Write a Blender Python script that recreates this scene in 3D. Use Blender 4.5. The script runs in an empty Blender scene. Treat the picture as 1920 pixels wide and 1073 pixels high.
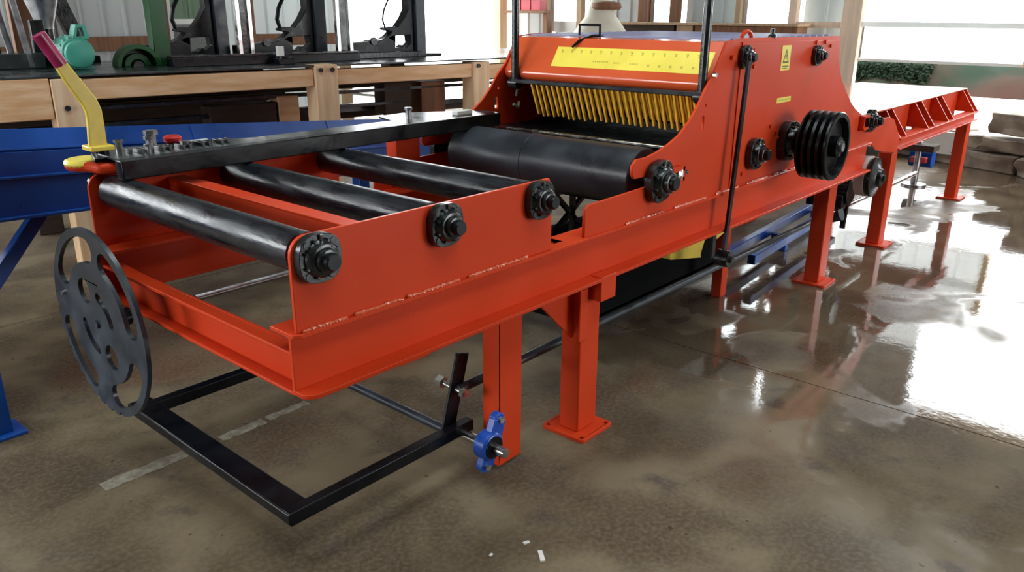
import bpy, bmesh, math, random
from mathutils import Matrix, Vector
random.seed(7)
S = bpy.context.scene
COL = S.collection
rad = math.radians

# ------------------------------------------------------------------ camera, sky, exposure
cam = bpy.data.cameras.new('camera')
cam.sensor_width = 36.0
cam.lens = 27.8086
cam.clip_start = 0.05
cam.clip_end = 300
camo = bpy.data.objects.new('camera', cam)
COL.objects.link(camo)
Rw = ((0.6596239959612172, -0.7515836859008871, 0.004259934247464062),
      (-0.24227081851586296, -0.21798637066707632, -0.9454029789984003),
      (0.7114780632231817, 0.6225784330436067, -0.32587583565087713))
right, down, fwd = (Vector(r) for r in Rw)
M = Matrix.Identity(4)
for i in range(3):
    M[i][0] = right[i]; M[i][1] = -down[i]; M[i][2] = -fwd[i]
M.translation = (0, 0, 1.55)
camo.matrix_world = M
S.camera = camo

world = bpy.data.worlds.new('overcast_sky')
S.world = world
world.use_nodes = True
bg = world.node_tree.nodes['Background']
bg.inputs[0].default_value = (0.94, 0.98, 1.0, 1)
bg.inputs[1].default_value = 9.0
S.view_settings.view_transform = 'Standard'
S.view_settings.look = 'None'
S.view_settings.exposure = 0.0
S.view_settings.gamma = 1.0
S.view_settings.use_curve_mapping = False
S.cycles.use_denoising = True
S.cycles.max_bounces = 8
S.cycles.diffuse_bounces = 4
S.cycles.sample_clamp_indirect = 6.0
S.cycles.caustics_reflective = False
S.cycles.caustics_refractive = False


def portal(name, loc, rot, sx, sy):
    l = bpy.data.lights.new(name, 'AREA')
    l.shape = 'RECTANGLE'; l.size = sx; l.size_y = sy
    l.cycles.is_portal = True
    o = bpy.data.objects.new(name, l); COL.objects.link(o)
    o.location = loc; o.rotation_euler = rot
    return o

# wall openings that let the sky in (portals only guide the sampling of the sky)
portal('portal', (8.37, 9.1, 1.8), (rad(-90), 0, 0), 3.0, 3.6)
portal('portal', (10.3, 0.75, 1.8), (0, rad(90), 0), 2.9, 2.9)
portal('portal', (-2.3, 9.1, 2.45), (rad(-90), 0, 0), 7.0, 2.5)
portal('portal', (-6.0, 5.2, 1.9), (0, rad(-90), 0), 3.4, 5.0)
portal('portal', (7.0, -7.1, 1.9), (rad(90), 0, 0), 4.8, 3.8)
SKYL = ((-0.6, 3.6, -1.2, -0.1), (4.6, 8.4, 0.1, 1.3), (-0.8, 3.6, 2.1, 3.3))      # roof lights x0, x1, y0, y1
for a, b, c, d in SKYL:
    portal('portal', ((a + b) / 2, (c + d) / 2, 4.95), (0, 0, 0), b - a, d - c)

# ------------------------------------------------------------------ materials
MATS = {}


def srgb(r, g, b):
    f = lambda c: (c / 255 / 12.92) if c / 255 <= 0.04045 else ((c / 255 + 0.055) / 1.055) ** 2.4
    return (f(r), f(g), f(b), 1)


def mat(name, col, rough=0.5, metal=0.0, var=0.12, scale=6.0, rvar=0.1, coat=0.0, spec=0.5, bump=0.0,
        bscale=40.0, stretch=None, col2=None, detail=4.0):
    m = bpy.data.materials.new(name)
    m.use_nodes = True
    nt = m.node_tree; N = nt.nodes; L = nt.links
    b = N['Principled BSDF']
    b.inputs['Metallic'].default_value = metal
    b.inputs['Coat Weight'].default_value = coat
    b.inputs['Coat Roughness'].default_value = 0.12
    b.inputs['Specular IOR Level'].default_value = spec
    tc = N.new('ShaderNodeTexCoord')
    mp = N.new('ShaderNodeMapping')
    if stretch: mp.inputs['Scale'].default_value = stretch
    L.new(tc.outputs['Object'], mp.inputs['Vector'])
    nz = N.new('ShaderNodeTexNoise')
    nz.inputs['Scale'].default_value = scale; nz.inputs['Detail'].default_value = detail
    L.new(mp.outputs[0], nz.inputs['Vector'])
    mx = N.new('ShaderNodeMix'); mx.data_type = 'RGBA'
    c = Vector(col[:3])
    a = col2[:3] if col2 else c * (1 - var)
    d = c if col2 else c * (1 + var)
    mx.inputs[6].default_value = (*a, 1); mx.inputs[7].default_value = (*d, 1)
    rp = N.new('ShaderNodeMapRange')
    rp.inputs[1].default_value = 0.35; rp.inputs[2].default_value = 0.65
    L.new(nz.outputs['Fac'], rp.inputs[0])
    L.new(rp.outputs[0], mx.inputs[0])
    L.new(mx.outputs[2], b.inputs['Base Color'])
    rr = N.new('ShaderNodeMapRange')
    rr.inputs[1].default_value = 0.3; rr.inputs[2].default_value = 0.7
    rr.inputs[3].default_value = max(0.02, rough - rvar); rr.inputs[4].default_value = min(1, rough + rvar)
    L.new(nz.outputs['Fac'], rr.inputs[0])
    L.new(rr.outputs[0], b.inputs['Roughness'])
    if bump:
        n2 = N.new('ShaderNodeTexNoise'); n2.inputs['Scale'].default_value = bscale
        L.new(mp.outputs[0], n2.inputs['Vector'])
        bp = N.new('ShaderNodeBump'); bp.inputs['Strength'].default_value = bump
        bp.inputs['Distance'].default_value = 0.01
        L.new(n2.outputs['Fac'], bp.inputs['Height']); L.new(bp.outputs[0], b.inputs['Normal'])
    MATS[name] = m
    return m


ORANGE = mat('orange_enamel', (0.63, 0.052, 0.012), 0.40, var=0.05, scale=3, coat=0.04, spec=0.16, bump=0.03, bscale=60)
BLACK = mat('black_enamel', (0.0045, 0.0052, 0.007), 0.3, var=0.3, spec=0.25, scale=9, rvar=0.12, bump=0.05)
ROLL = mat('black_roller_steel', (0.008, 0.010, 0.014), 0.3, var=0.5, scale=5, rvar=0.16, stretch=(6, 1.2, 6), bump=0.06, bscale=25)
MATTE = mat('under_shade_black', (0.004, 0.0045, 0.005), 0.85, var=0.3, spec=0.08)  # near-black that puts the shade under the machine into colour
BIGROLL = mat('black_rubber_roller', (0.022, 0.026, 0.034), 0.36, var=0.5, scale=4, rvar=0.15, bump=0.05)
IRON = mat('dark_cast_iron', (0.012, 0.014, 0.015), 0.24, var=0.4, scale=14, rvar=0.08, bump=0.08, bscale=60)
SLATE = mat('slate_grey_steel', (0.022, 0.031, 0.043), 0.38, var=0.35, scale=10, rvar=0.12, bump=0.06)
ZINC = mat('bright_steel', (0.62, 0.62, 0.6), 0.25, metal=1.0, var=0.15, scale=20)
STEEL = mat('worn_bare_steel', (0.30, 0.30, 0.31), 0.35, metal=0.8, var=0.3, scale=12)
YELLOW = mat('yellow_enamel', (0.74, 0.55, 0.05), 0.36, var=0.15, scale=8)
FINGER = mat('yellow_finger_paint', (0.85, 0.50, 0.05), 0.4, var=0.15, scale=10)
BLUE = mat('blue_enamel', (0.006, 0.062, 0.31), 0.34, var=0.25, scale=3, rvar=0.1, spec=0.3)
GLOSSO = mat('lit_gloss_orange_enamel', (0.68, 0.10, 0.03), 0.2, var=0.05, scale=3, coat=0.8, spec=0.6)  # same orange paint, glossier, with its colour lifted for the lit hood
PALEP = mat('pale_planed_timber', (0.74, 0.58, 0.44), 0.6, var=0.1, scale=3, stretch=(8, 8, 0.6))
BLUEB = mat('bright_blue_cast', (0.012, 0.075, 0.42), 0.33, var=0.25, scale=15, bump=0.08)
MAROON = mat('maroon_grip_rubber', (0.30, 0.012, 0.075), 0.32, var=0.2, scale=15)
RED = mat('red_plastic', (0.5, 0.02, 0.015), 0.35)
WOOD = mat('fresh_sawn_timber', (0.80, 0.53, 0.31), 0.65, scale=3, rvar=0.08, stretch=(0.6, 8, 8), col2=(0.66, 0.37, 0.17), bump=0.15, bscale=20)
POSTW = mat('fresh_post_timber', (0.80, 0.58, 0.37), 0.65, scale=3, rvar=0.08, stretch=(8, 8, 0.6), col2=(0.68, 0.43, 0.24), bump=0.15, bscale=20)
OLDW = mat('brown_stud_timber', (0.26, 0.12, 0.055), 0.7, scale=3, rvar=0.08, stretch=(8, 8, 0.6), col2=(0.16, 0.065, 0.03), bump=0.1)
PALEW = mat('pale_stud_timber', (0.50, 0.36, 0.22), 0.7, scale=3, rvar=0.08, stretch=(8, 8, 0.6), col2=(0.38, 0.25, 0.14), bump=0.1)
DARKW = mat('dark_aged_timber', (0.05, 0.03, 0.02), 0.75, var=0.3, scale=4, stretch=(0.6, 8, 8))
SIDING = mat('grey_siding_metal', (0.50, 0.53, 0.53), 0.45, var=0.06, scale=2)
BLSID = mat('bluish_siding_metal', (0.55, 0.66, 0.70), 0.45, var=0.06, scale=2)
GREEN = mat('dark_green_enamel', (0.006, 0.08, 0.016), 0.42, var=0.3, scale=5)
TEAL = mat('teal_motor_enamel', (0.06, 0.34, 0.25), 0.42, var=0.15, scale=6)
WHITE = mat('white_enamel', (0.72, 0.72, 0.70), 0.4, var=0.05)
CREAM = mat('cream_canvas', (0.74, 0.70, 0.58), 0.7, var=0.08, scale=6)
ROOF = mat('dark_roof_boards', (0.10, 0.075, 0.055), 0.8, var=0.25, scale=2)
DECK = mat('dark_steel_deck', (0.03, 0.036, 0.038), 0.24, var=0.3, scale=5, rvar=0.1)
STONE = mat('grey_limestone', (0.40, 0.34, 0.27), 0.85, scale=5, col2=(0.19, 0.145, 0.11), bump=0.5, bscale=14)
GRAVEL = mat('white_gravel_yard', (0.75, 0.74, 0.70), 0.9, var=0.1, scale=3)
BANK = mat('bank_soil', (0.045, 0.022, 0.017), 0.9, scale=0.9, col2=(0.010, 0.018, 0.010), spec=0.1)
TAPE = mat('worn_cream_floor_paint', (0.34, 0.31, 0.24), 0.6, scale=30, col2=(0.18, 0.15, 0.11))
LABEL = mat('yellow_vinyl', (0.90, 0.74, 0.10), 0.35, var=0.05)
INK = mat('olive_print', (0.55, 0.46, 0.05), 0.5, var=0.1)
INKB = mat('black_print', (0.10, 0.10, 0.01), 0.5, var=0.1)
GRATE = mat('violet_reflection_steel', (0.20, 0.20, 0.33), 0.35, var=0.3, scale=10)  # violet tint paints the grazing reflection on the machine roof
PAPER = mat('white_paper', (0.75, 0.75, 0.72), 0.7, var=0.05)
SCREEN = mat('grey_insect_screen', (0.16, 0.17, 0.165), 0.7, var=0.2, scale=60)
SHED = mat('pale_green_siding', (0.026, 0.042, 0.022), 0.6, var=0.1, spec=0.1)
PAINTED = mat('grey_painted_block', (0.33, 0.33, 0.32), 0.6, var=0.1)


def translucent(name, col, frac):
    m = bpy.data.materials.new(name); m.use_nodes = True
    nt = m.node_tree; N = nt.nodes; L = nt.links
    out = N['Material Output']; N.remove(N['Principled BSDF'])
    tc = N.new('ShaderNodeTexCoord'); nz = N.new('ShaderNodeTexNoise'); nz.inputs['Scale'].default_value = 1.5
    L.new(tc.outputs['Object'], nz.inputs['Vector'])
    mx = N.new('ShaderNodeMix'); mx.data_type = 'RGBA'
    mx.inputs[6].default_value = (*[c * 0.9 for c in col[:3]], 1); mx.inputs[7].default_value = (*col[:3], 1)
    L.new(nz.outputs['Fac'], mx.inputs[0])
    d = N.new('ShaderNodeBsdfDiffuse'); t = N.new('ShaderNodeBsdfTranslucent')
    L.new(mx.outputs[2], d.inputs[0]); L.new(mx.outputs[2], t.inputs[0])
    ms = N.new('ShaderNodeMixShader'); ms.inputs[0].default_value = frac
    L.new(d.outputs[0], ms.inputs[1]); L.new(t.outputs[0], ms.inputs[2]); L.new(ms.outputs[0], out.inputs[0])
    return m


FIBRE = translucent('white_fibreglass_siding', (0.86, 0.88, 0.87), 0.42)


THIN = translucent('thin_grey_siding', (0.58, 0.62, 0.62), 0.13)


def glass(name):
    m = bpy.data.materials.new(name); m.use_nodes = True
    nt = m.node_tree; N = nt.nodes; L = nt.links
    out = N['Material Output']; N.remove(N['Principled BSDF'])
    t = N.new('ShaderNodeBsdfTransparent'); t.inputs[0].default_value = (0.9, 0.93, 0.92, 1)
    g = N.new('ShaderNodeBsdfGlossy'); g.inputs['Roughness'].default_value = 0.02
    fr = N.new('ShaderNodeFresnel'); fr.inputs[0].default_value = 1.45
    ms = N.new('ShaderNodeMixShader')
    L.new(fr.outputs[0], ms.inputs[0]); L.new(t.outputs[0], ms.inputs[1]); L.new(g.outputs[0], ms.inputs[2])
    L.new(ms.outputs[0], out.inputs[0])
    return m


GLASS = glass('clear_window_glass')


def leaf_mat():
    return mat('hedge_leaves', (0.014, 0.024, 0.012), 0.8, scale=8, col2=(0.006, 0.012, 0.006), spec=0.1)


HEDGE = leaf_mat()


def floor_mat():
    m = bpy.data.materials.new('wet_stained_concrete'); m.use_nodes = True
    nt = m.node_tree; N = nt.nodes; L = nt.links
    b = N['Principled BSDF']
    geo = N.new('ShaderNodeNewGeometry')

    def noise(s, det=5, dist=0.0):
        n = N.new('ShaderNodeTexNoise'); n.inputs['Scale'].default_value = s; n.inputs['Detail'].default_value = det
        n.inputs['Distortion'].default_value = dist
        L.new(geo.outputs['Position'], n.inputs['Vector']); return n.outputs['Fac']

    def rng(src, a, b_, c=0.0, d=1.0):
        r = N.new('ShaderNodeMapRange'); r.interpolation_type = 'SMOOTHSTEP'
        for k, v in enumerate((a, b_, c, d)): r.inputs[k + 1].default_value = v
        L.new(src, r.inputs[0]); return r.outputs[0]

    def mixc(f, a, b_):
        x = N.new('ShaderNodeMix'); x.data_type = 'RGBA'
        for k, v in ((0, f), (6, a), (7, b_)):
            if hasattr(v, 'links'): L.new(v, x.inputs[k])
            else: x.inputs[k].default_value = v if k == 0 else (*v, 1)
        return x.outputs[2]

    def math_(op, a, b_):
        x = N.new('ShaderNodeMath'); x.operation = op
        for k, v in enumerate((a, b_)):
            if hasattr(v, 'links'): L.new(v, x.inputs[k])
            else: x.inputs[k].default_value = v
        return x.outputs[0]

    c = mixc(rng(noise(2.2, 6, 0.4), 0.35, 0.68), (0.085, 0.058, 0.034), (0.215, 0.165, 0.10))
    c = mixc(rng(noise(0.9, 4, 1.0), 0.52, 0.72), c, (0.12, 0.06, 0.034))
    c = mixc(rng(noise(5.5, 5, 0.3), 0.55, 0.75), c, (0.09, 0.066, 0.05))
    c = mixc(math_('MULTIPLY', rng(noise(60, 3), 0.35, 0.7), 0.35), c, (0.22, 0.18, 0.13))
    c = mixc(rng(noise(26, 2), 0.70, 0.78), c, (0.05, 0.035, 0.026))
    sep = N.new('ShaderNodeSeparateXYZ'); L.new(geo.outputs['Position'], sep.inputs[0])
    # hosed-down part of the floor: beyond the machine's legs and towards the yard
    s1 = math_('SUBTRACT', sep.outputs[0], math_('MULTIPLY', sep.outputs[1], 0.25))
    wet = rng(math_('ADD', s1, math_('MULTIPLY', noise(1.1, 4, 0.6), 1.6)), 2.2, 3.6)
    wet = math_('MULTIPLY', wet, rng(sep.outputs[1], 1.9, 2.5, 1.0, 0.0))
    pud = rng(noise(1.5, 4, 0.8), 0.37, 0.47)
    wetp = math_('MULTIPLY', wet, math_('ADD', math_('MULTIPLY', pud, 0.65), 0.35))
    c = mixc(math_('MULTIPLY', wetp, 0.35), c, (0.07, 0.05, 0.038))
    L.new(c, b.inputs['Base Color'])
    r = rng(noise(9, 4), 0.3, 0.7, 0.55, 0.78)
    x = N.new('ShaderNodeMix'); L.new(wetp, x.inputs[0]); L.new(r, x.inputs[2]); x.inputs[3].default_value = 0.05
    L.new(x.outputs[0], b.inputs['Roughness'])
    L.new(rng(wetp, 0, 1, 0.16, 0.7), b.inputs['Specular IOR Level'])
    bp = N.new('ShaderNodeBump'); bp.inputs['Strength'].default_value = 0.06; bp.inputs['Distance'].default_value = 0.01
    L.new(math_('ADD', noise(7, 3), math_('MULTIPLY', noise(45, 3), 0.25)), bp.inputs['Height'])
    L.new(bp.outputs[0], b.inputs['Normal'])
    return m


FLOOR = floor_mat()

# ------------------------------------------------------------------ mesh helpers
WPOS = {}


class MB:
    """collects shapes in one bmesh; frame = matrix applied to every shape"""

    def __init__(s, frame=None):
        s.bm = bmesh.new(); s.F = frame or Matrix.Identity(4)

    def _f(s, vs, m=None):
        mm = s.F @ m if m else s.F
        for v in vs: v.co = mm @ v.co
        return s

    def box(s, a, b, m=None):
        """axis aligned box between two corners"""
        a = Vector(a); b = Vector(b)
        vs = bmesh.ops.create_cube(s.bm, size=1)['verts']
        c = (a + b) / 2; d = b - a
        for v in vs: v.co = Vector((v.co.x * abs(d.x), v.co.y * abs(d.y), v.co.z * abs(d.z))) + c
        return s._f(vs, m)

    def bar(s, p, q, w, h, up=(0, 0, 1)):
        """rectangular bar from p to q, w across, h along up"""
        p = Vector(p); q = Vector(q); d = (q - p); l = d.length; d.normalize()
        u = Vector(up); sd = d.cross(u).normalized(); u = sd.cross(d).normalized()
        vs = bmesh.ops.create_cube(s.bm, size=1)['verts']
        c = (p + q) / 2
        for v in vs: v.co = c + d * (v.co.x * l) + sd * (v.co.y * w) + u * (v.co.z * h)
        return s._f(vs)

    def cyl(s, p, q, r, r2=None, seg=24):
        p = Vector(p); q = Vector(q); d = q - p; l = d.length
        vs = bmesh.ops.create_cone(s.bm, cap_ends=True, segments=seg, radius1=r, radius2=r if r2 is None else r2, depth=l)['verts']
        R = d.normalized().to_track_quat('Z', 'Y').to_matrix().to_4x4()
        return s._f(vs, Matrix.Translation((p + q) / 2) @ R)

    def tube(s, pts, r, seg=10):
        for a, b in zip(pts, pts[1:]): s.cyl(a, b, r, seg=seg)
        for a in pts[1:-1]: s.ball(a, (r, r, r), 8)
        return s

    def ball(s, c, r, seg=12):
        vs = bmesh.ops.create_uvsphere(s.bm, u_segments=seg, v_segments=max(6, seg // 2), radius=1)['verts']
        for v in vs: v.co = Vector((v.co.x * r[0], v.co.y * r[1], v.co.z * r[2])) + Vector(c)
        return s._f(vs)

    def lathe(s, prof, p, d, seg=32):
        """profile [(along, radius)...] revolved about the axis p + t*d"""
        d = Vector(d).normalized(); R = d.to_track_quat('Z', 'Y').to_matrix().to_4x4()
        m = s.F @ Matrix.Translation(p) @ R
        rings = []
        for z, r in prof:
            if r <= 1e-6: rings.append([s.bm.verts.new(m @ Vector((0, 0, z)))])
            else: rings.append([s.bm.verts.new(m @ Vector((r * math.cos(2 * math.pi * k / seg), r * math.sin(2 * math.pi * k / seg), z))) for k in range(seg)])
        for A, B in zip(rings, rings[1:]):
            for k in range(seg):
                k2 = (k + 1) % seg
                f = [A[k % len(A)], A[k2 % len(A)], B[k2 % len(B)], B[k % len(B)]]
                f = list(dict.fromkeys(f))
                if len(f) > 2:
                    try: s.bm.faces.new(f)
                    except ValueError: pass
        for ring in (rings[0], rings[-1]):
            if len(ring) > 2:
                try: s.bm.faces.new(ring)
                except ValueError: pass
        return s

    def plate(s, outer, holes, t, m=None):
        """flat plate with holes: outlines in local xy, thickness t from z=0 up"""
        cu = bpy.data.curves.new('outline', 'CURVE'); cu.dimensions = '2D'; cu.fill_mode = 'BOTH'; cu.extrude = t / 2
        for pts in [outer] + list(holes):
            sp = cu.splines.new('POLY'); sp.points.add(len(pts) - 1)
            for k, p in enumerate(pts): sp.points[k].co = (p[0], p[1], 0, 1)
            sp.use_cyclic_u = True
        if not holes:
            bpy.data.curves.remove(cu)
            A = [s.bm.verts.new((p[0], p[1], 0)) for p in outer]; B = [s.bm.verts.new((p[0], p[1], t)) for p in outer]
            s.bm.faces.new(A[::-1]); s.bm.faces.new(B)
            for i in range(len(A)): s.bm.faces.new((A[i], A[(i + 1) % len(A)], B[(i + 1) % len(A)], B[i]))
            return s._f(A + B, m)
        ob = bpy.data.objects.new('outline', cu)
        me = bpy.data.meshes.new_from_object(ob)
        n0 = len(s.bm.verts)
        s.bm.from_mesh(me)
        s.bm.verts.ensure_lookup_table()
        vs = s.bm.verts[n0:]
        for v in vs: v.co.z += t / 2
        bpy.data.objects.remove(ob); bpy.data.curves.remove(cu); bpy.data.meshes.remove(me)
        return s._f(vs, m)

    def xz(s, outer, y0, y1, holes=()):
        """plate drawn in world X,Z spanning y0..y1"""
        m = Matrix(((1, 0, 0, 0), (0, 0, 1, y0), (0, 1, 0, 0), (0, 0, 0, 1)))
        return s.plate(outer, holes, y1 - y0, m)

    def yz(s, outer, x0, x1, holes=()):
        m = Matrix(((0, 0, 1, x0), (1, 0, 0, 0), (0, 1, 0, 0), (0, 0, 0, 1)))
        return s.plate(outer, holes, x1 - x0, m)

    def xy(s, outer, z0, z1, holes=()):
        return s.plate(outer, holes, z1 - z0, Matrix.Translation((0, 0, z0)))

    def build(s, name, material, parent=None, bevel=0.0, smooth=True, kind=None, label=None, merge=True):
        if merge: bmesh.ops.remove_doubles(s.bm, verts=s.bm.verts, dist=1e-5)
        bmesh.ops.recalc_face_normals(s.bm, faces=s.bm.faces)
        co = [v.co for v in s.bm.verts]
        lo = Vector((min(c[i] for c in co) for i in range(3))); hi = Vector((max(c[i] for c in co) for i in range(3)))
        ctr = (lo + hi) / 2
        for v in s.bm.verts: v.co -= ctr
        me = bpy.data.meshes.new(name); s.bm.to_mesh(me); s.bm.free()
        me.materials.append(material)
        if smooth:
            me.shade_smooth(); me.set_sharp_from_angle(angle=rad(35))
        o = bpy.data.objects.new(name, me); COL.objects.link(o)
        if bevel:
            md = o.modifiers.new('bevel', 'BEVEL'); md.width = bevel; md.segments = 2; md.limit_method = 'ANGLE'; md.angle_limit = rad(40)
        if parent is not None:
            o.parent = parent; o.location = ctr - WPOS[parent]
        else:
            o.location = ctr
        WPOS[o] = ctr
        if kind: o['kind'] = kind
        if label: o['label'] = label
        return o


def thing(name, loc, label, cat, group=None):
    o = bpy.data.objects.new(name, None); o.empty_display_size = 0.1
    COL.objects.link(o); o.location = loc; WPOS[o] = Vector(loc)
    o['label'] = label; o['category'] = cat
    if group: o['group'] = group
    return o


def tag(o, label, cat, group=None):
    o['label'] = label; o['category'] = cat
    if group: o['group'] = group
    return o


def arc(cx, cy, r, a0, a1, n):
    return [(cx + r * math.cos(rad(a0 + (a1 - a0) * k / n)), cy + r * math.sin(rad(a0 + (a1 - a0) * k / n))) for k in range(n + 1)]


def circle(cx, cy, r, n=24): return arc(cx, cy, r, 0, 360 * (n - 1) / n, n - 1)


def ringslot(r0, r1, a0, a1, n=14):
    """rounded curved slot"""
    rm = (r0 + r1) / 2; h = (r1 - r0) / 2
    p = arc(0, 0, r1, a0, a1, n)
    ce = (rm * math.cos(rad(a1)), rm * math.sin(rad(a1)))
    p += arc(ce[0], ce[1], h, a1, a1 + 180, 8)[1:-1]
    p += arc(0, 0, r0, a1, a0, n)
    cs = (rm * math.cos(rad(a0)), rm * math.sin(rad(a0)))
    p += arc(cs[0], cs[1], h, a0 + 180, a0 + 360, 8)[1:-1]
    return p

# ------------------------------------------------------------------ setting: floor, ceiling, walls, yard
XB, YL = 10.1, 8.9           # back wall, left wall
fl = MB().box((-6, -7.6, -0.2), (11.2, 9.6, -0.012)).build('floor', FLOOR, kind='structure', smooth=False)
for x0, x1 in ((-6, 3.265), (3.271, 11.2)):
    for y0, y1 in ((-7.6, -0.903), (-0.897, 4.497), (4.503, 9.6)):
        MB().box((x0, y0, -0.012), (x1, y1, 0)).build('concrete_slab', FLOOR, fl, smooth=False)


def strip(x0, x1, y0, y1):
    n = 9
    p = [(x0 + (x1 - x0) * k / n, y0 + random.uniform(-.006, .006)) for k in range(n + 1)]
    p += [(x1 - (x1 - x0) * k / n, y1 + random.uniform(-.006, .006)) for k in range(n + 1)]
    return MB().xy(p, 0.0, 0.0012).build('paint_strip', TAPE, fl, smooth=False)


strip(0.84, 1.14, 2.575, 2.635); strip(1.28, 1.47, 2.58, 2.63); strip(1.49, 1.68, 2.59, 2.632)

ce = MB().xy([(-6, -7.6), (10.3, -7.6), (10.3, 9.1), (-6, 9.1)], 4.8, 4.9, [[(a, c), (b, c), (b, d), (a, d)] for a, b, c, d in SKYL]).build('ceiling', ROOF, kind='structure', smooth=False)
for a, b, c, d in SKYL:
    n = 5
    for k in range(n):
        MB().box((a + (b - a) * k / n, c, 4.86), (a + (b - a) * (k + 1) / n - .03, d, 4.868)).build('roof_light_pane', GLASS, ce, smooth=False)
for x in (-5, -3.4, 3.7, 8.6):
    MB().box((x, -7.4, 4.55), (x + 0.1, 8.9, 4.8)).build('rafter', DARKW, ce, smooth=False)


def sheet(along, lo, hi, z0, z1, at, m, parent, pitch=0.23, rib=0.022):
    """one corrugated siding sheet; along='x' (plane Y=at) or 'y' (plane X=at); ribs stand out into the room"""
    p = []; k = 0; u = lo
    while u < hi - 1e-6:
        e = min(u + pitch, hi)
        if e - u > 0.09:
            p += [(u, 0), (u + 0.02, 0), (u + 0.032, rib), (u + 0.052, rib), (u + 0.064, 0)]
        else:
            p += [(u, 0)]
        u = e
    p += [(hi, 0)]
    bm = MB()
    back = [(a, -0.006) for a, b in reversed([p[0], p[-1]])]
    pts = p + back
    n = len(pts)
    def v(q, z):
        return Vector((q[0], at - q[1], z)) if along == 'x' else Vector((at - q[1], q[0], z))
    # front skin and its edges
    lo_ = [bm.bm.verts.new(v(q, z0)) for q in p]; hi_ = [bm.bm.verts.new(v(q, z1)) for q in p]
    for a in range(len(p) - 1): bm.bm.faces.new((lo_[a], lo_[a + 1], hi_[a + 1], hi_[a]))
    return bm.build('siding_sheet', m, parent, smooth=False)


def sheets(along, lo, hi, z0, z1, at, m, parent, w=0.92):
    u = lo
    while u < hi - 0.01:
        sheet(along, u, min(u + w, hi), z0, z1, at, m, parent); u += w


# left wall (plane Y = YL) with the tall open doorway and a small window
wl = MB().box((-6, YL, 3.7), (10.3, YL + 0.16, 4.8)).build('wall_left', ROOF, kind='structure', smooth=False)
sheets('x', -6, 1.2, 0, 1.2, YL + 0.16, SIDING, wl)
sheets('x', 1.2, 4.425, 0, 3.7, YL + 0.16, SIDING, wl)
sheets('x', 5.005, 6.80, 0, 3.7, YL + 0.16, THIN, wl)
sheet('x', 4.425, 5.005, 0, 0.95, YL + 0.16, SIDING, wl); sheet('x', 4.425, 5.005, 2.3, 3.7, YL + 0.16, SIDING, wl)


def post(x, y, w, d, z1, m, par, z0=0.0, name='stud'):
    return MB().box((x - w / 2, y - d / 2, z0), (x + w / 2, y + d / 2, z1)).build(name, m, par, bevel=0.004, smooth=False)


for x, w, m in ((-5.9, .14, OLDW), (1.3, .14, OLDW), (3.1, .14, OLDW), (4.37, .09, OLDW), (5.40, .16, OLDW), (6.82, .10, PALEW), (9.95, .17, POSTW)):
    post(x, YL + 0.07, w, .13, 3.7, m, wl)
for x0, x1, m in ((-6, 3.03, OLDW), (3.17, 4.325, OLDW), (5.48, 6.77, OLDW)):
    for z in (1.16, 2.4) if x0 > 0 else (1.08,):
        MB().box((x0, YL + .03, z), (x1, YL + .12, z + .14)).build('girt', m, wl, bevel=0.004, smooth=False)
MB().box((6.87, YL, 3.6), (9.86, YL + .14, 3.75)).build('door_header', POSTW, wl, smooth=False)
wn = MB().xz([(4.425, .95), (5.005, .95), (5.005, 2.3), (4.425, 2.3)], YL + .04, YL + .12,
             holes=[[(4.470, .99), (4.960, .99), (4.960, 1.42), (4.470, 1.42)], [(4.470, 1.475), (4.960, 1.475), (4.960, 2.25), (4.470, 2.25)]]).build('window_1', WHITE, kind='structure', smooth=False)
MB().box((4.470, YL + .07, .99), (4.960, YL + .076, 1.42)).build('window_screen', SCREEN, wn, smooth=False)
MB().box((4.470, YL + .085, 1.475), (4.960, YL + .091, 2.25)).build('window_pane', GLASS, wn, smooth=False)
MB().bar((4.555, YL + .06, 1.20), (4.855, YL + .06, 1.43), .012, .018).build('window_stay', WHITE, wn, smooth=False)

# back wall (plane X = XB): studs, windows, fibreglass siding over the open yard side
wb = MB().box((XB, -7.6, 4.3), (XB + .16, 9.06, 4.8)).build('wall_back', ROOF, kind='structure', smooth=False)
PTS = [(8.10, 7.54, 'open'), (7.45, 6.45, 'sid'), (6.30, 5.96, 'open'), (5.80, 4.98, 'blu'), (4.90, 4.27, 'open'), (4.15, 3.60, 'blu')]
sheets('y', 8.15, 9.0, 0, 4.3, XB + .16, SIDING, wb)
for a, b, k in PTS:
    if k == 'open':
        sheet('y', b, a, 0, 1.30, XB + .16, SIDING, wb); sheet('y', b, a, 3.0, 4.3, XB + .16, SIDING, wb)
    else:
        sheets('y', b, a, 0, 4.3, XB + .16, BLSID if k == 'blu' else SIDING, wb)
k = 2
for a, b, kind_ in PTS:
    if kind_ != 'open': continue
    w_ = MB().yz([(b - .02, 1.28), (a + .02, 1.28), (a + .02, 3.02), (b - .02, 3.02)], XB + .06, XB + .14,
                 holes=[[(b + .02, 1.44), (a - .02, 1.44), (a - .02, 2.98), (b + .02, 2.98)]]).build('window_%d' % k, WHITE, kind='structure', smooth=False)
    MB().box((XB + .09, b + .02, 1.44), (XB + .096, a - .02, 2.98)).build('window_pane', GLASS, w_, smooth=False)
    k += 1
for y, w, m in ((8.13, .07, PALEW), (7.49, .09, PALEW), (6.38, .14, OLDW), (5.88, .13, OLDW), (4.94, .07, PALEW), (4.21, .10, PALEP), (3.49, .22, PALEP)):
    MB().box((XB - .06, y - w / 2, 0), (XB + .05, y + w / 2, 4.3)).build('stud', m, wb, bevel=0.004, smooth=False)
MB().box((XB - .03, 3.62, 1.40), (XB + .05, 4.15, 1.47)).build('girt', PALEP, wb, smooth=False)
sheets('y', 1.66, 3.38, 1.045, 1.80, XB + .12, FIBRE, wb, .86)
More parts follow.
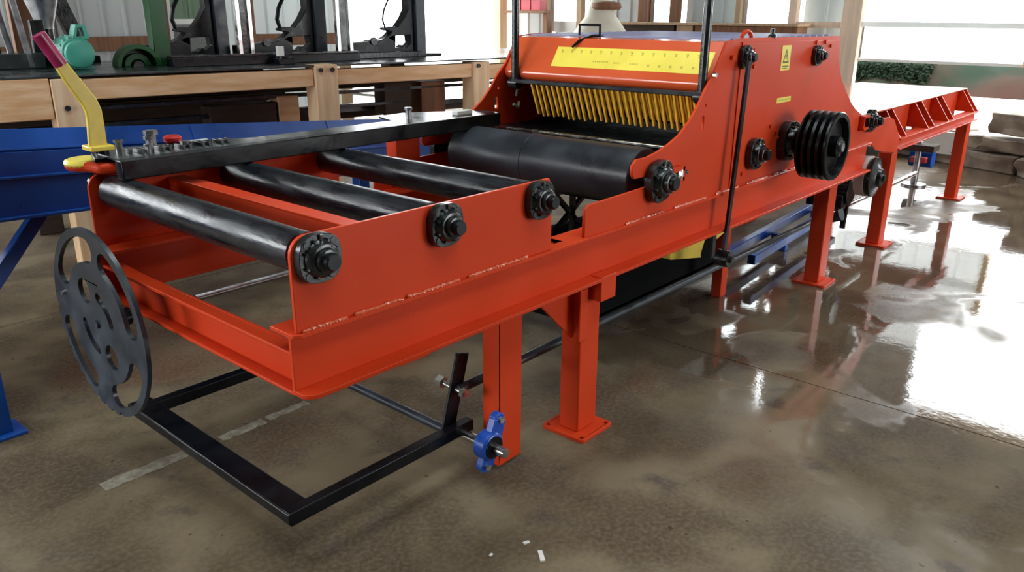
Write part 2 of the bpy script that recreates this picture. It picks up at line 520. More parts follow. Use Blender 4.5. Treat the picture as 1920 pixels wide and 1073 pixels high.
sheets('y', 2.2, 3.38, 1.80, 2.40, XB + .12, FIBRE, wb, .86)
sheets('y', -7.6, -0.7, 0, 4.3, XB + .12, SIDING, wb)
MB().box((XB, 1.66, 1.42), (XB + .05, 3.38, 1.475)).build('girt', FIBRE, wb, smooth=False)
MB().box((XB, 1.66, 1.80), (XB + .12, 3.38, 1.88)).build('girt', POSTW, wb, smooth=False)
MB().box((XB + .03, 1.66, 1.03), (XB + .14, 3.38, 1.06)).build('siding_trim', WHITE, wb, smooth=False)
sheets('y', 2.2, 3.38, 2.40, 4.3, XB + .12, SIDING, wb, .86)
sheets('y', -0.7, 2.2, 3.25, 4.3, XB + .12, SIDING, wb)
MB().box((XB, 1.60, 1.03), (XB + .12, 1.66, 1.8)).build('stud', POSTW, wb, smooth=False)
MB().box((XB, -0.7, 3.15), (XB + .12, 2.2, 3.27)).build('door_header', POSTW, wb, smooth=False)

# right wall, with a wide open doorway, and the wall behind the camera
wr = MB().xz([(-6, 0), (4.6, 0), (4.6, 3.8), (9.4, 3.8), (9.4, 0), (10.3, 0), (10.3, 4.8), (-6, 4.8)], -7.2, -7.05).build('wall_right', ROOF, kind='structure', smooth=False)
wf = MB().yz([(-7.2, 0), (2.7, 0), (2.7, 3.6), (7.7, 3.6), (7.7, 0), (9.06, 0), (9.06, 4.8), (-7.2, 4.8)], -6, -5.85).build('wall_front', ROOF, kind='structure', smooth=False)

# yard beyond the back wall: raised white gravel and a green and brown bank
yd = MB().box((9.72, -30, 0.10), (14.6, 16, 0.34)).box((9.2, 9.7, -.2), (40, 40, .04)).box((-20, 9.7, -.2), (9.2, 40, .04)).box((14.6, -30, .0), (40, 16, .3)).build('yard_ground', GRAVEL, kind='structure', smooth=False)
bm = MB()
NX, NY = 12, 70
g = []
for i in range(NX + 1):
    row = []
    for j in range(NY + 1):
        u = i / NX
        y = -12 + 17.5 * j / NY
        z = 0.25 + 1.15 * (u ** 0.7) + 0.06 * math.sin(3.1 * y + 5 * u) + random.uniform(-.04, .04)
        row.append(bm.bm.verts.new((14.3 + 2.2 * u + random.uniform(-.05, .05), y, z)))
    g.append(row)
for i in range(NX):
    for j in range(NY): bm.bm.faces.new((g[i][j], g[i + 1][j], g[i + 1][j + 1], g[i][j + 1]))
bm.build('earth_bank', BANK, kind='structure')


def hedge(x0, x1, y0, y1, h, n, name, label, z0=0.3):
    b = MB()
    for _ in range(n):
        c = Vector((random.uniform(x0, x1), random.uniform(y0, y1), z0 + h * random.random() ** 0.8))
        d = Vector((random.uniform(-1, 1), random.uniform(-1, 1), random.uniform(-.3, 1))).normalized()
        e = d.orthogonal().normalized() * random.uniform(.015, .03); d *= random.uniform(.03, .06)
        vs = [b.bm.verts.new(c + q) for q in (-d, e, d, -e)]
        b.bm.faces.new(vs)
    o = b.build(name, HEDGE, kind='stuff', smooth=False, merge=False)
    o['label'] = label; o['category'] = 'hedge'
    return o


hedge(14.5, 15.1, 3.7, 5.6, 0.5, 11000, 'hedge', 'low green hedge along the bank beyond the open back wall')
sd = thing('green_shed', (5.2, 12.2, 0), 'green sided shed seen outside through the small white window', 'shed')
MB().box((4.0, 11.2, 0), (7.0, 13.2, 3.4)).build('shed_wall', SHED, sd)
for k in range(10):
    MB().box((4.05 + k * .3, 11.17, 0), (4.09 + k * .3, 11.2, 3.4)).build('rib', SHED, sd)
MB().box((3.9, 11.0, 3.4), (7.1, 13.3, 3.5)).build('roof', ROOF, sd)

# stone retaining wall at the edge of the yard
sw = thing('stone_wall', (9.62, 1.2, 0), 'rough grey stone block wall on the floor at the yard edge', 'wall')
d_ = Vector((-.44, -.90, 0)).normalized(); n_ = Vector((d_.y, -d_.x, 0))
base = Vector((9.86, 2.35, 0))


def stone(s0, s1, z0, z1, off, depth=0.34):
    b = MB()
    Fm = Matrix.Translation(base) @ Matrix(((d_.x, n_.x, 0, 0), (d_.y, n_.y, 0, 0), (0, 0, 1, 0), (0, 0, 0, 1)))
    b.F = Fm
    vs = bmesh.ops.create_cube(b.bm, size=1)['verts']
    bmesh.ops.subdivide_edges(b.bm, edges=b.bm.edges[:], cuts=2, use_grid_fill=True)
    for v in b.bm.verts:
        q = v.co
        q = Vector((s0 + .008 + (q.x + .5) * (s1 - s0 - .016), off - (q.y + .5) * depth, z0 + (q.z + .5) * (z1 - z0)))
        q += Vector((random.uniform(-.022, .022), random.uniform(-.03, .03), random.uniform(-.016, .004) if q.z > z0 + .02 else 0))
        v.co = Fm @ q
    return b.build('stone', STONE, sw, bevel=0.012)


s = -.6
for w in (.55, .45, .62, .38, .5, .66, .48, .6, .55):
    stone(s, s + w, 0.0, 0.19 + random.uniform(-.01, .01), 0.0); s += w
s = -.6
for w in (.38, .5, .30, .62, .52, .40, .66, .5, .6):
    stone(s, s + w, 0.205, 0.36 + random.uniform(-.02, .02), -0.02); s += w
s = .60
for w in (.46, .62, .5, .7):
    stone(s, s + w, 0.385, 0.60, -0.05); s += w
s = .98
for w in (.5, .6, .7):
    stone(s, s + w, 0.62, 0.82, -0.08); s += w

# ------------------------------------------------------------------ the orange board edger
ED = thing('board_edger', (2.8, 2.16, 0), 'long orange sawmill board edger with black infeed rollers and yellow fingers', 'machine')
Y0, Y1 = 1.585, 2.745        # outer faces of the two side plates
YC = (Y0 + Y1) / 2


def side(y, s):
    """y of the plate's outer face, s = +1 when outward is -Y (near side), -1 for the far side"""
    o = lambda d: y + s * d                       # d > 0 goes inward
    def slab(bm, pts, a, b, holes=()):
        bm.xz(pts, min(o(a), o(b)), max(o(a), o(b)), holes)
    def flange(z0, z1, xe):
        a, b = o(-.04), o(.032)
        c = o(-.012)
        return MB().xy([(1.0, b), (1.0, c), (1.012, o(-.03)), (1.03, a), (xe, a), (xe, b)], z0, z1)
    wbm = MB(); slab(wbm, [(1.0, .64), (5.2, .64), (5.2, .79), (1.0, .79)], .018, .03)
    wbm.build('beam_web', ORANGE, ED, bevel=.002)
    fm = MB(); a, b, c = o(-.035), o(.10), o(-.012)
    fm.xy([(0.995, b), (0.995, o(.0)), (1.012, o(-.012)), (5.2, o(-.012)), (5.2, b)], .788, .80)
    fm.build('beam_top_flange', ORANGE, ED, bevel=.002)
    flange(.628, .641, 5.15).build('beam_bottom_flange', ORANGE, ED, bevel=.002)
    # infeed side plate
    r = MB()
    slab(r, [(1.008, .80), (2.01, .80), (2.01, 1.0), (1.995, 1.044), (1.09, 1.044)] + arc(1.058, .995, .05, 80, 180, 6), 0, .012)
    r.build('infeed_side_plate', ORANGE, ED, bevel=.002)
    # tall body plate
    P = [(2.20, .80), (2.20, .897), (2.222, .914), (2.575, .921), (2.66, .924), (2.69, .944), (2.66, .964), (2.505, .966), (2.490, .985),
         (2.49, 1.016), (2.515, 1.036), (2.59, 1.036), (2.665, 1.048), (2.745, 1.068), (2.82, 1.095), (2.895, 1.143), (2.955, 1.197),
         (3.01, 1.263), (3.075, 1.32), (3.155, 1.442), (3.29, 1.455), (4.44, 1.445), (4.46, 1.34), (4.495, 1.272), (4.55, 1.21), (4.62, 1.16), (4.73, 1.085), (4.84, 1.03),
         (5.0, .975), (5.21, .935), (5.52, .925), (5.62, .90), (5.80, .765), (5.80, .66), (5.55, .70), (5.33, .735), (5.2, .80)]
    holes = [[(2.985, 1.10), (3.0, 1.092), (3.012, 1.10), (3.012, 1.15), (3.0, 1.158), (2.985, 1.15)], circle(3.015, 1.196, .008, 10)]
    r = MB(); slab(r, P, 0, .013, holes)
    r.build('body_side_plate', ORANGE, ED, smooth=False)
    r = MB(); slab(r, [(3.29, .815), (4.40, .815), (4.40, 1.425), (3.29, 1.44)], -.005, 0)
    r.build('cover_panel', ORANGE, ED, bevel=.0015)
    # weld bead, run after run
    x = 1.03
    while x < 4.6:
        l = random.uniform(.12, .3)
        if not 1.90 < x < 2.2:
            w = MB(); k = 0
            while k * .010 < l:
                w.ball((x + k * .010, o(-.003), .802), (.010, random.uniform(.006, .010), random.uniform(.005, .009)), 6); k += 1
            w.build('weld_bead', GLOSSO, ED, merge=False)
        x += l + random.uniform(.03, .1)


side(Y0, 1); side(Y1, -1)

# cross members
def channel(x0, x1, z0, z1, open_front, name='cross_channel', t=.011):
    b = MB(); xw = x1 - t if open_front else x0
    b.box((xw, Y0 + .03, z0), (xw + t, Y1 - .03, z1))
    b.box((x0, Y0 + .03, z1 - t), (x1, Y1 - .03, z1)); b.box((x0, Y0 + .03, z0), (x1, Y1 - .03, z0 + t))
    return b.build(name, ORANGE, ED, bevel=.003)


channel(1.005, 1.055, .62, .742, True)
channel(2.04, 2.12, .64, .80, False)
channel(4.9, 5.0, .64, .80, False)
MB().box((1.275, Y0 + .013, .992), (1.335, Y1 - .013, 1.0)).box((1.275, Y0 + .013, .86), (1.284, Y1 - .013, .992)).build('cross_angle', ORANGE, ED, bevel=.002)
MB().box((2.30, Y1 - .05, .80), (2.44, Y1 + .02, 1.035)).build('fence_bracket', ORANGE, ED, bevel=.003)
MB().cyl((1.06, 2.2, .732), (2.1, 2.2, .732), .011, seg=12).build('tie_rod', STEEL, ED)

# columns under the frame
def column(x, y, par, ztop, gusset=False, tab=False, mirror=1):
    yo = y - .045
    c = MB().box((x - .06, yo, .014), (x + .06, yo + .09, ztop)).build('leg', ORANGE, par, bevel=.006)
    hs = [circle(x + a, y + b, .009, 10) for a in (-.08, .08) for b in (-.08, .08)]
    p = [(x - .1, y - .09), (x - .09, y - .1), (x + .09, y - .1), (x + .1, y - .09), (x + .1, y + .09), (x + .09, y + .1), (x - .09, y + .1), (x - .1, y + .09)]
    MB().xy(p, 0, .015, hs).build('foot_plate', ORANGE, c, bevel=.002)
    if gusset:
        MB().xz([(x - .06, .40), (x - .06, .628), (x - .30, .628), (x - .27, .60)], y - .006, y + .006).build('gusset', ORANGE, c, bevel=.002)
        MB().box((x - .075, yo - .006, .40), (x - .03, yo, .60)).build('gusset_flange', ORANGE, c, bevel=.002)
    if tab:
        MB().box((x - .01, yo - .05, .55), (x + .085, yo + .0, .645)).build('lift_tab', ORANGE, c, bevel=.003)
    return c


column(2.27, 1.64, ED, .63, True, True)
column(4.69, 1.64, ED, .63)
column(2.27, 2.69, ED, .63, True)
column(4.69, 2.69, ED, .63)

# flange bearings
def bearing(par, cx, cz, y, s=1.0, out=-1, mat_=IRON, stub=.03, rot=0.0):
    """cast flange bearing on a side plate; out = direction along Y"""
    D = Vector((0, out, 0))
    p = Vector((cx, y, cz))
    b = MB()
    r = .0645 * s
    ol = []
    for k in range(48):
        a = 2 * math.pi * k / 48
        ol.append((cx + (r + (.0025) * s * math.cos(4 * (a - rad(45 + rot)))) * math.cos(a), cz + (r + (.0025) * s * math.cos(4 * (a - rad(45 + rot)))) * math.sin(a)))
    ya, yb = y, y + out * .026 * s
    b.xz(ol, min(ya, yb), max(ya, yb))
    b.lathe([(.016 * s, .052 * s), (.034 * s, .047 * s), (.044 * s, .040 * s), (.046 * s, .030 * s), (.040 * s, .028 * s), (.040 * s, 0)], p, D, 28)
    for k in range(8):
        a = rad(45 * k + 22.5)
        b.bar(p + D * .03 * s + Vector((math.cos(a) * .03 * s, 0, math.sin(a) * .03 * s)), p + D * .03 * s + Vector((math.cos(a) * .052 * s, 0, math.sin(a) * .052 * s)), .008 * s, .014 * s, (0, 1, 0))
    o = b.build('flange_bearing', mat_, par, bevel=.0015)
    for k in range(4):
        a = rad(45 + 90 * k + rot)
        q = p + Vector((math.cos(a) * .055 * s, 0, math.sin(a) * .055 * s))
        MB().cyl(q, q + D * .028 * s, .010 * s, seg=6).build('bolt', IRON if mat_ is IRON else ZINC, o)
    MB().lathe([(.03 * s, .022 * s), (.046 * s + stub, .022 * s), (.05 * s + stub, .019 * s), (.05 * s + stub, 0)], p, D, 20).build('shaft_end', BLACK, o)
    MB().lathe([(.03 * s, .030 * s), (.058 * s, .030 * s), (.06 * s, .026 * s), (.06 * s, .0)], p, D, 24).build('locking_collar', IRON, o)
    MB().cyl(p + Vector((0, 0, .045 * s)) + D * .028 * s, p + Vector((0, 0, .062 * s)) + D * .034 * s, .004 * s, seg=8).build('grease_nipple', ZINC, o)
    return o


ROLLX = (1.078, 1.508, 1.93)
ZR = .985
for x in ROLLX:
    MB().lathe([(0, .02), (.0, .020), (.03, .020), (.03, .05), (.032, .0545), (1.098, .0545), (1.10, .05), (1.10, .02), (1.13, .02), (1.13, 0)], (x, Y0 + .013, ZR), (0, 1, 0), 40).build('infeed_roller', ROLL, ED)
    bearing(ED, x, ZR, Y0, 1.0, -1); bearing(ED, x, ZR, Y1, 1.0, 1)
MB().lathe([(0, 0), (0, .03), (.05, .03), (.05, .115), (.055, .12), (.60, .12), (.602, .1225), (.625, .1225), (.627, .12), (1.03, .12), (1.035, .115), (1.035, .03), (1.13, .03), (1.13, 0)], (2.67, Y0 + .013, .937), (0, 1, 0), 56).build('feed_roller', BIGROLL, ED)
b4 = bearing(ED, 2.655, .938, Y0, 1.3, -1, rot=10); bearing(ED, 2.655, .938, Y1, 1.3, 1)
MB().lathe([(0, .02), (.03, .02), (.034, .012), (.04, 0)], (2.80, Y0 - .0, .945), (0, -1, 0), 16).build('adjusting_screw', MATS['bright_steel'], ED)
MB().box((2.74, Y0 - .03, .915), (2.83, Y0, .935)).box((2.74, Y0 - .03, .955), (2.83, Y0, .975)).box((2.815, Y0 - .03, .915), (2.83, Y0, .975)).build('takeup_bracket', ORANGE, ED, bevel=.002)
MB().cyl((2.73, Y0 - .02, .945), (2.86, Y0 - .02, .945), .009, seg=12).build('takeup_bolt', IRON, ED)
MB().box((2.885, 1.61, 1.022), (2.91, 2.72, 1.032)).build('bed_edge', ZINC, ED, bevel=.002)
MB().box((2.91, 1.61, 1.0), (4.4, 2.72, 1.018)).build('bed_plate', BLACK, ED, bevel=.002)
MB().cyl((3.28, 1.62, 1.13), (3.28, 2.56, 1.13), .06, seg=28).build('hold_down_roller', BLACK, ED)
MB().box((3.35, 1.6, .82), (3.36, 2.73, 1.44)).build('inner_bulkhead', BLACK, ED)
MB().box((4.36, 1.6, 1.05), (4.37, 2.73, 1.44)).build('rear_bulkhead', ORANGE, ED)

# hood, roof, scale sticker
hp = [(3.215, 1.447), (3.165, 1.440), (3.075, 1.305), (3.062, 1.288), (3.058, 1.272), (3.062, 1.257), (3.072, 1.246), (3.10, 1.238), (3.14, 1.236),
      (3.14, 1.243), (3.10, 1.245), (3.076, 1.253), (3.068, 1.262), (3.065, 1.272), (3.069, 1.285), (3.082, 1.301), (3.17, 1.433), (3.215, 1.440)]
MB().xz(hp, Y0 + .015, Y1 - .015).build('hood', GLOSSO, ED)
MB().box((3.20, Y0 + .013, 1.434), (4.42, Y1 - .013, 1.446)).build('roof_plate', GRATE, ED, bevel=.002)
for k in range(14):
    x = 3.24 + k * .085
    MB().box((x, Y0 + .03, 1.446), (x + .02, Y1 - .03, 1.454)).build('roof_rib', GRATE, ED)
# sticker on the hood slope
sl0, sl1 = Vector((3.075, 0, 1.305)), Vector((3.165, 0, 1.440))
dv = (sl1 - sl0); ln = dv.length; dv.normalize(); nv = Vector((-dv.z, 0, dv.x))
def onslope(y, u, h=0.0):
    q = sl0 + dv * (u * ln) + nv * h; return Vector((q.x, y, q.z))
def slopeplate(y0, y1, u0, u1, h0, h1):
    b = MB()
    vs = [b.bm.verts.new(onslope(y, u, h)) for h in (h0, h1) for y, u in ((y0, u0), (y1, u0), (y1, u1), (y0, u1))]
    for f in ((0, 1, 2, 3), (7, 6, 5, 4), (0, 4, 5, 1), (1, 5, 6, 2), (2, 6, 7, 3), (3, 7, 4, 0)): b.bm.faces.new([vs[i] for i in f])
    return b
st = slopeplate(1.625, 2.455, .055, .70, .0003, .0013).build('scale_sticker', LABEL, ED, smooth=False)
b = MB()
def mark(b, y, u, w, h):
    vs = [b.bm.verts.new(onslope(y + a * w, u + c * h, .0017)) for a, c in ((-.5, -.5), (.5, -.5), (.5, .5), (-.5, .5))]
    b.bm.faces.new(vs)
for k in range(14):
    y = 1.69 + k * .056
    mark(b, y, .56, .007, .10); mark(b, y + .004, .60, .012, .02)
for k in range(5): mark(b, 1.70 + k * .055, .22, .012, .07)
for k in range(7): mark(b, 1.98 + k * .012 + (.05 if k > 3 else 0), .25, .008, .04)
for k in range(8): mark(b, 2.14 + k * .011, .27, .007, .05)
b.build('faint_print', INK, st, smooth=False, merge=False, kind='stuff')
# little wire clip on the hood's upper edge
MB().tube([(3.12, 2.36, 1.40), (3.15, 2.34, 1.43), (3.20, 2.30, 1.452), (3.23, 2.28, 1.452), (3.23, 2.28, 1.50), (3.23, 2.40, 1.50), (3.23, 2.40, 1.452)], .006, 8).build('wire_clip', BLACK, ED)

# kickback fingers, their bar and the two uprights
MB().box((3.018, Y0 + .02, 1.226), (3.05, Y1 - .09, 1.246)).build('finger_bar', BLACK, ED, bevel=.003)
for y in (Y0 + .04, Y1 - .095):
    MB().cyl((3.045, y, 1.24), (3.045, y, 2.6), .0185, seg=18).cyl((3.045, y - .026, 1.225), (3.045, y + .026, 1.225), .028, seg=14).build('guard_upright', IRON, ED)
NF = 29
for k in range(NF):
    y = 1.655 + k * (2.535 - 1.655) / (NF - 1)
    ex = .064 + random.uniform(-.003, .004)
    MB().bar((3.035, y, 1.232), (3.035 + ex, y, 1.073 + random.uniform(-.005, .006)), .011, .013, (1, 0, 0)).build('kickback_finger', FINGER, ED, bevel=.0015)
    if k < NF - 1:
        y += .016
        MB().bar((3.085, y, 1.232), (3.085 + ex, y, 1.10), .009, .012, (1, 0, 0)).build('kickback_finger', FINGER, ED, bevel=.0015)
# latch cut-out and hook on the far plate's inner face
MB().tube([(3.14, Y1 - .02, 1.15), (3.14, Y1 - .025, 1.18), (3.17, Y1 - .025, 1.185)], .006, 8).build('latch_pin', WHITE, ED)
MB().tube([(3.12, Y1 - .02, 1.11), (3.15, Y1 - .025, 1.095), (3.165, Y1 - .02, 1.12)], .008, 8).build('latch_hook', WHITE, ED)

# drive side: bearings, sheave, cable, labels
bearing(ED, 3.49, .942, Y0 - .005, 1.15, -1); 
bq = bearing(ED, 3.85, .962, Y0 - .005, 1.55, -1, stub=.05)
bearing(ED, 3.315, 1.377, Y0 - .0, .8, -1, rot=0, stub=.02); bearing(ED, 4.11, 1.357, Y0 - .005, .8, -1, stub=.02)
prof = []
yb = 0.0
prof = [(0, 0), (0, .152)]
for k in range(4):
    t = .006 + k * .034
    prof += [(t, .163), (t + .008, .163), (t + .014, .132), (t + .020, .132), (t + .028, .163)]
prof += [(.146, .163), (.150, .158), (.150, .138), (.120, .132), (.120, .052), (.158, .048), (.158, .026), (.150, .024), (.150, 0)]
sv = MB().lathe(prof, (3.87, 1.475, .955), (0, -1, 0), 56).build('drive_sheave', BLACK, ED)
MB().cyl((3.87, 1.33, .955), (3.87, 1.30, .955), .022, seg=18).build('shaft_end', STEEL, sv)
for k in range(3):
    a = rad(30 + 120 * k)
    MB().cyl((3.87 + .038 * math.cos(a), 1.325, .955 + .038 * math.sin(a)), (3.87 + .038 * math.cos(a), 1.310, .955 + .038 * math.sin(a)), .006, seg=6).build('bolt', ZINC, sv)
MB().cyl((3.86, Y0, .958), (3.87, 1.47, .955), .035, seg=24).build('arbor_shaft', BLACK, ED)
cb = MB().bar((3.27, 1.535, 1.365), (3.20, 1.535, .50), .026, .012, (0, 1, 0)).build('control_strap', BLACK, ED)
MB().cyl((3.20, 1.56, .51), (3.20, 1.50, .51), .038, seg=20).cyl((3.20, 1.50, .51), (3.20, 1.485, .51), .016, seg=12).build('strap_pulley', IRON, ED)
MB().bar((3.20, 1.59, .50), (3.20, 1.59, .64), .03, .012, (0, 1, 0)).build('pulley_hanger', BLACK, ED)
lb = MB().box((3.70, Y0 - .0065, 1.302), (3.80, Y0 - .005, 1.415)).build('warning_label', LABEL, ED, smooth=False)
MB().xz([(3.715, 1.335), (3.785, 1.335), (3.75, 1.40)], Y0 - .0072, Y0 - .0066, holes=[[(3.728, 1.343), (3.772, 1.343), (3.75, 1.385)]]).box((3.745, Y0 - .0072, 1.35), (3.755, Y0 - .0066, 1.372)).box((3.712, Y0 - .0072, 1.318), (3.788, Y0 - .0066, 1.323)).box((3.712, Y0 - .0072, 1.309), (3.77, Y0 - .0066, 1.313)).build('triangle_mark', INKB, lb, smooth=False)
l2 = MB().box((3.70, Y0 - .0065, 1.152), (3.86, Y0 - .005, 1.176)).build('strip_label', LABEL, ED, smooth=False)
b = MB()
for k in range(9): b.box((3.712 + k * .016, Y0 - .0071, 1.160), (3.722 + k * .016, Y0 - .0066, 1.168))
b.build('faint_print', INK, l2, smooth=False, kind='stuff')
for x, z in ((3.06, 1.315), (3.40, 1.40), (3.43, 1.37), (3.41, 1.335), (3.66, 1.05), (3.73, 1.02), (4.1, 1.42), (4.22, 1.42), (4.30, 1.40), (3.20, 1.38), (3.76, .985), (3.40, .86)):
    MB().cyl((x, Y0, z), (x, Y0 - .013, z), .010, seg=6).build('bolt', ZINC if x < 3.2 else ORANGE, ED)
MB().lathe([(0, .02), (.012, .02), (.02, .016)], (3.62, 1.60, 1.446), (0, 0, 1), 16).cyl((3.62, 1.60, 1.46), (3.62, 1.60, 1.49), .010, seg=12).build('oil_cap', IRON, ED)
b = MB()
for k in range(13):
    a0, a1 = math.pi * k / 13, math.pi * (k + 1) / 13
    b.cyl((3.36 + .045 * math.cos(a0), 1.60, 1.452 + .03 * math.sin(a0)), (3.36 + .045 * math.cos(a1), 1.60, 1.452 + .03 * math.sin(a1)), .009, seg=8)
b.build('lifting_eye', ORANGE, ED, merge=False)
# outfeed end bearing and lower chain sprocket
bearing(ED, 5.09, .945, Y0, 1.1, -1)
MB().box((4.93, Y0 - .03, .90), (5.03, Y0, .915)).box((4.93, Y0 - .03, .97), (5.03, Y0, .985)).box((4.93, Y0 - .03, .90), (4.945, Y0, .985)).build('takeup_bracket', ORANGE, ED, bevel=.002)
MB().lathe([(0, 0), (0, .118), (.012, .125), (.03, .125), (.034, .095), (.05, .06), (.07, .055), (.07, .02), (.09, .02), (.09, 0)], (5.27, 1.575, .575), (0, -1, 0), 40).build('lower_sheave', IRON, ED)
MB().lathe([(0, .125), (.06, .13), (.06, .11), (0, .11)], (5.27, 1.64, .575), (0, -1, 0), 40).build('sheave_guard', MATS['white_enamel'], ED)
MB().cyl((5.27, 1.50, .575), (5.27, 2.7, .575), .022, seg=16).build('lower_shaft', STEEL, ED)
gm = MB().cyl((5.40, 1.72, .43), (5.40, 2.02, .43), .085, seg=24).box((5.30, 1.74, .33), (5.42, 1.98, .42)).build('gear_motor', BLACK, ED, bevel=.004)
MB().cyl((5.56, 1.76, .42), (5.56, 1.98, .42), .06, seg=20).build('motor_can', BLUEB, gm)
MB().box((5.44, 1.74, .40), (5.51, 1.80, .50)).build('terminal_box', RED, gm, bevel=.004)
MB().bar((5.46, 1.76, .36), (5.44, 1.76, .17), .03, .03, (0, 1, 0)).build('torque_arm', BLACK, gm)
MB().cyl((5.32, 1.74, .30), (5.32, 1.84, .26), .05, seg=18).build('gear_case', SLATE, gm)

# fence guide on the far side, with its toothed plate and setting lever
MB().box((1.055, 2.56, 1.042), (2.84, 2.61, 1.104)).build('fence_guide', BLACK, ED, bevel=.004)
fp = MB().xy([(1.07, 2.61), (2.86, 2.61), (2.86, 2.70), (2.52, 2.90), (2.36, 2.88), (2.30, 2.72), (1.62, 2.72), (1.40, 2.80), (1.16, 2.84), (1.07, 2.78)], 1.094, 1.103).build('fence_plate', DECK, ED, bevel=.001)
for k in range(16):
    x = 1.14 + k * .024
    MB().box((x, 2.655 + .04 * (k % 3 == 0), 1.103), (x + .010, 2.72, 1.116)).build('rack_tooth', IRON, fp, bevel=.001)
for x, y, h, r in ((1.15, 2.79, .035, .011), (1.215, 2.70, .05, .012), (1.25, 2.76, .06, .016), (1.19, 2.66, .03, .009), (1.34, 2.70, .02, .012)):
    MB().cyl((x, y, 1.103), (x, y, 1.103 + h), r, seg=10).cyl((x, y, 1.103 + h * .75), (x, y, 1.103 + h), r * 1.5, seg=6).build('stud_bolt', STEEL, fp)
MB().lathe([(0, .012), (.012, .03), (.026, .032), (.034, .02), (.034, 0)], (1.33, 2.77, 1.103), (0, 0, 1), 20).build('red_cap', RED, fp)
MB().bar((1.34, 2.74, 1.11), (1.44, 2.73, 1.11), .02, .012).build('stop_block', WHITE, fp)
MB().cyl((2.40, 2.72, 1.103), (2.40, 2.72, 1.15), .014, seg=12).cyl((2.40, 2.72, 1.14), (2.40, 2.72, 1.152), .018, seg=6).build('stop_pin', STEEL, fp)
MB().box((2.62, 2.63, 1.103), (2.72, 2.67, 1.122)).build('white_block', PAPER, fp, bevel=.003)
lc = [(1.066, 1.13), (1.070, 1.20), (1.070, 1.245), (1.062, 1.272), (1.048, 1.297), (1.02, 1.345), (.993, 1.398)]
lw = [.029, .026, .025, .025, .024, .022, .019]
L_, R2 = [], []
for k, (q, w) in enumerate(zip(lc, lw)):
    p0, p1 = lc[max(0, k - 1)], lc[min(len(lc) - 1, k + 1)]
    t = Vector((p1[0] - p0[0], p1[1] - p0[1])).normalized()
    L_.append((q[0] - t.y * w, q[1] + t.x * w)); R2.append((q[0] + t.y * w, q[1] - t.x * w))
MB().xz(L_ + R2[::-1], 2.741, 2.759).build('setting_lever', YELLOW, ED, bevel=.004)
MB().box((1.03, 2.71, 1.118), (1.105, 2.79, 1.135)).build('lever_saddle', YELLOW, ED, bevel=.004)
g0, g1 = Vector((.997, 2.75, 1.392)), Vector((.948, 2.75, 1.484))
MB().cyl(g0, g1, .021, seg=18).build('lever_grip', MAROON, ED)
# rounded orange end tab with a yellow tip under the lever
MB().xy(arc(1.062, 2.835, .075, 20, 235, 14) + [(1.035, 2.70), (1.13, 2.645), (1.185, 2.70)], 1.046, 1.080).build('pivot_tab', ORANGE, ED, bevel=.012)
MB().xy(arc(1.062, 2.835, .077, 60, 225, 12) + [(1.045, 2.755), (1.11, 2.79)], 1.056, 1.082).build('tab_tip', LABEL, ED, bevel=.012)
MB().cyl((1.09, 2.78, 1.075), (1.09, 2.78, 1.125), .022, seg=16).build('pivot_pin', BLACK, ED)
MB().xy([(1.03, 2.70), (1.16, 2.70), (1.20, 2.82), (1.07, 2.83)], 1.085, 1.10).build('pivot_plate', BLACK, ED, bevel=.003)

# the big slotted dial disc at the far front corner
R_ = .315
out = []
for k in range(180):
    a = 2 * k
    r = R_
    if 175 < a < 285 and (k % 5) in (0, 1): r = R_ - .011
    out.append((r * math.cos(rad(a)), r * math.sin(rad(a))))
holes = [ringslot(.205, .287, a0, a1) for a0, a1 in ((12, 62), (90, 148), (196, 242), (284, 332))]
holes += [circle(.118 * math.cos(rad(a)), .118 * math.sin(rad(a)), .043, 22) for a in (122, 302)]
holes += [ringslot(.085, .118, a0, a1, 8) for a0, a1 in ((10, 72), (190, 252))]
th = rad(1)
FX = Vector((math.sin(th), -math.cos(th), 0)); FN = Vector((-math.cos(th), -math.sin(th), 0))
Dm = Matrix(((FX.x, 0, FN.x, .915), (FX.y, 0, FN.y, 2.555), (0, 1, 0, .600), (0, 0, 0, 1)))
dd = MB().plate(out, holes, .014, Dm).build('dial_disc', SLATE, ED, bevel=.0015)
MB().cyl(Dm @ Vector((0, 0, -.085)), Dm @ Vector((0, 0, .0)), .03, seg=18).build('disc_hub', BLACK, dd)
MB().cyl(Dm @ Vector((0, 0, .014)), Dm @ Vector((0, 0, .022)), .014, seg=12).build('hub_bolt', SLATE, dd)
MB().cyl(Dm @ Vector((-.235, .055, .014)), Dm @ Vector((-.235, .055, .024)), .008, seg=6).build('pointer_screw', ZINC, dd)

# treadle hanger, treadle frame, pillow bearing and link rod
MB().box((1.825, 1.655, .02), (1.945, 1.664, .63)).box((1.825, 1.655, .02), (1.834, 1.73, .63)).build('treadle_hanger', ORANGE, ED, bevel=.002)
tr = MB().box((1.03, 1.745, .150), (1.115, 2.78, .188)).build('foot_treadle', BLACK, ED, bevel=.006)
MB().box((1.033, 1.744, .147), (1.79, 1.782, .190)).build('near_arm', BLACK, tr, bevel=.003)
MB().box((1.05, 2.70, .147), (1.79, 2.742, .190)).build('far_arm', BLACK, tr, bevel=.003)
MB().cyl((1.715, 1.77, .155), (1.715, 2.74, .155), .016, seg=16).build('cross_rod', SLATE, tr)
MB().bar((1.708, 1.79, .17), (1.785, 1.79, .435), .012, .06, (1, 0, 0)).build('link_lever', BLACK, tr, bevel=.003)
MB().cyl((1.745, 1.875, .318), (1.745, 1.735, .308), .010, seg=12).cyl((1.745, 1.845, .316), (1.745, 1.872, .318), .022, seg=6).cyl((1.745, 1.755, .309), (1.745, 1.738, .308), .018, seg=6).build('link_bolt', ZINC, tr)
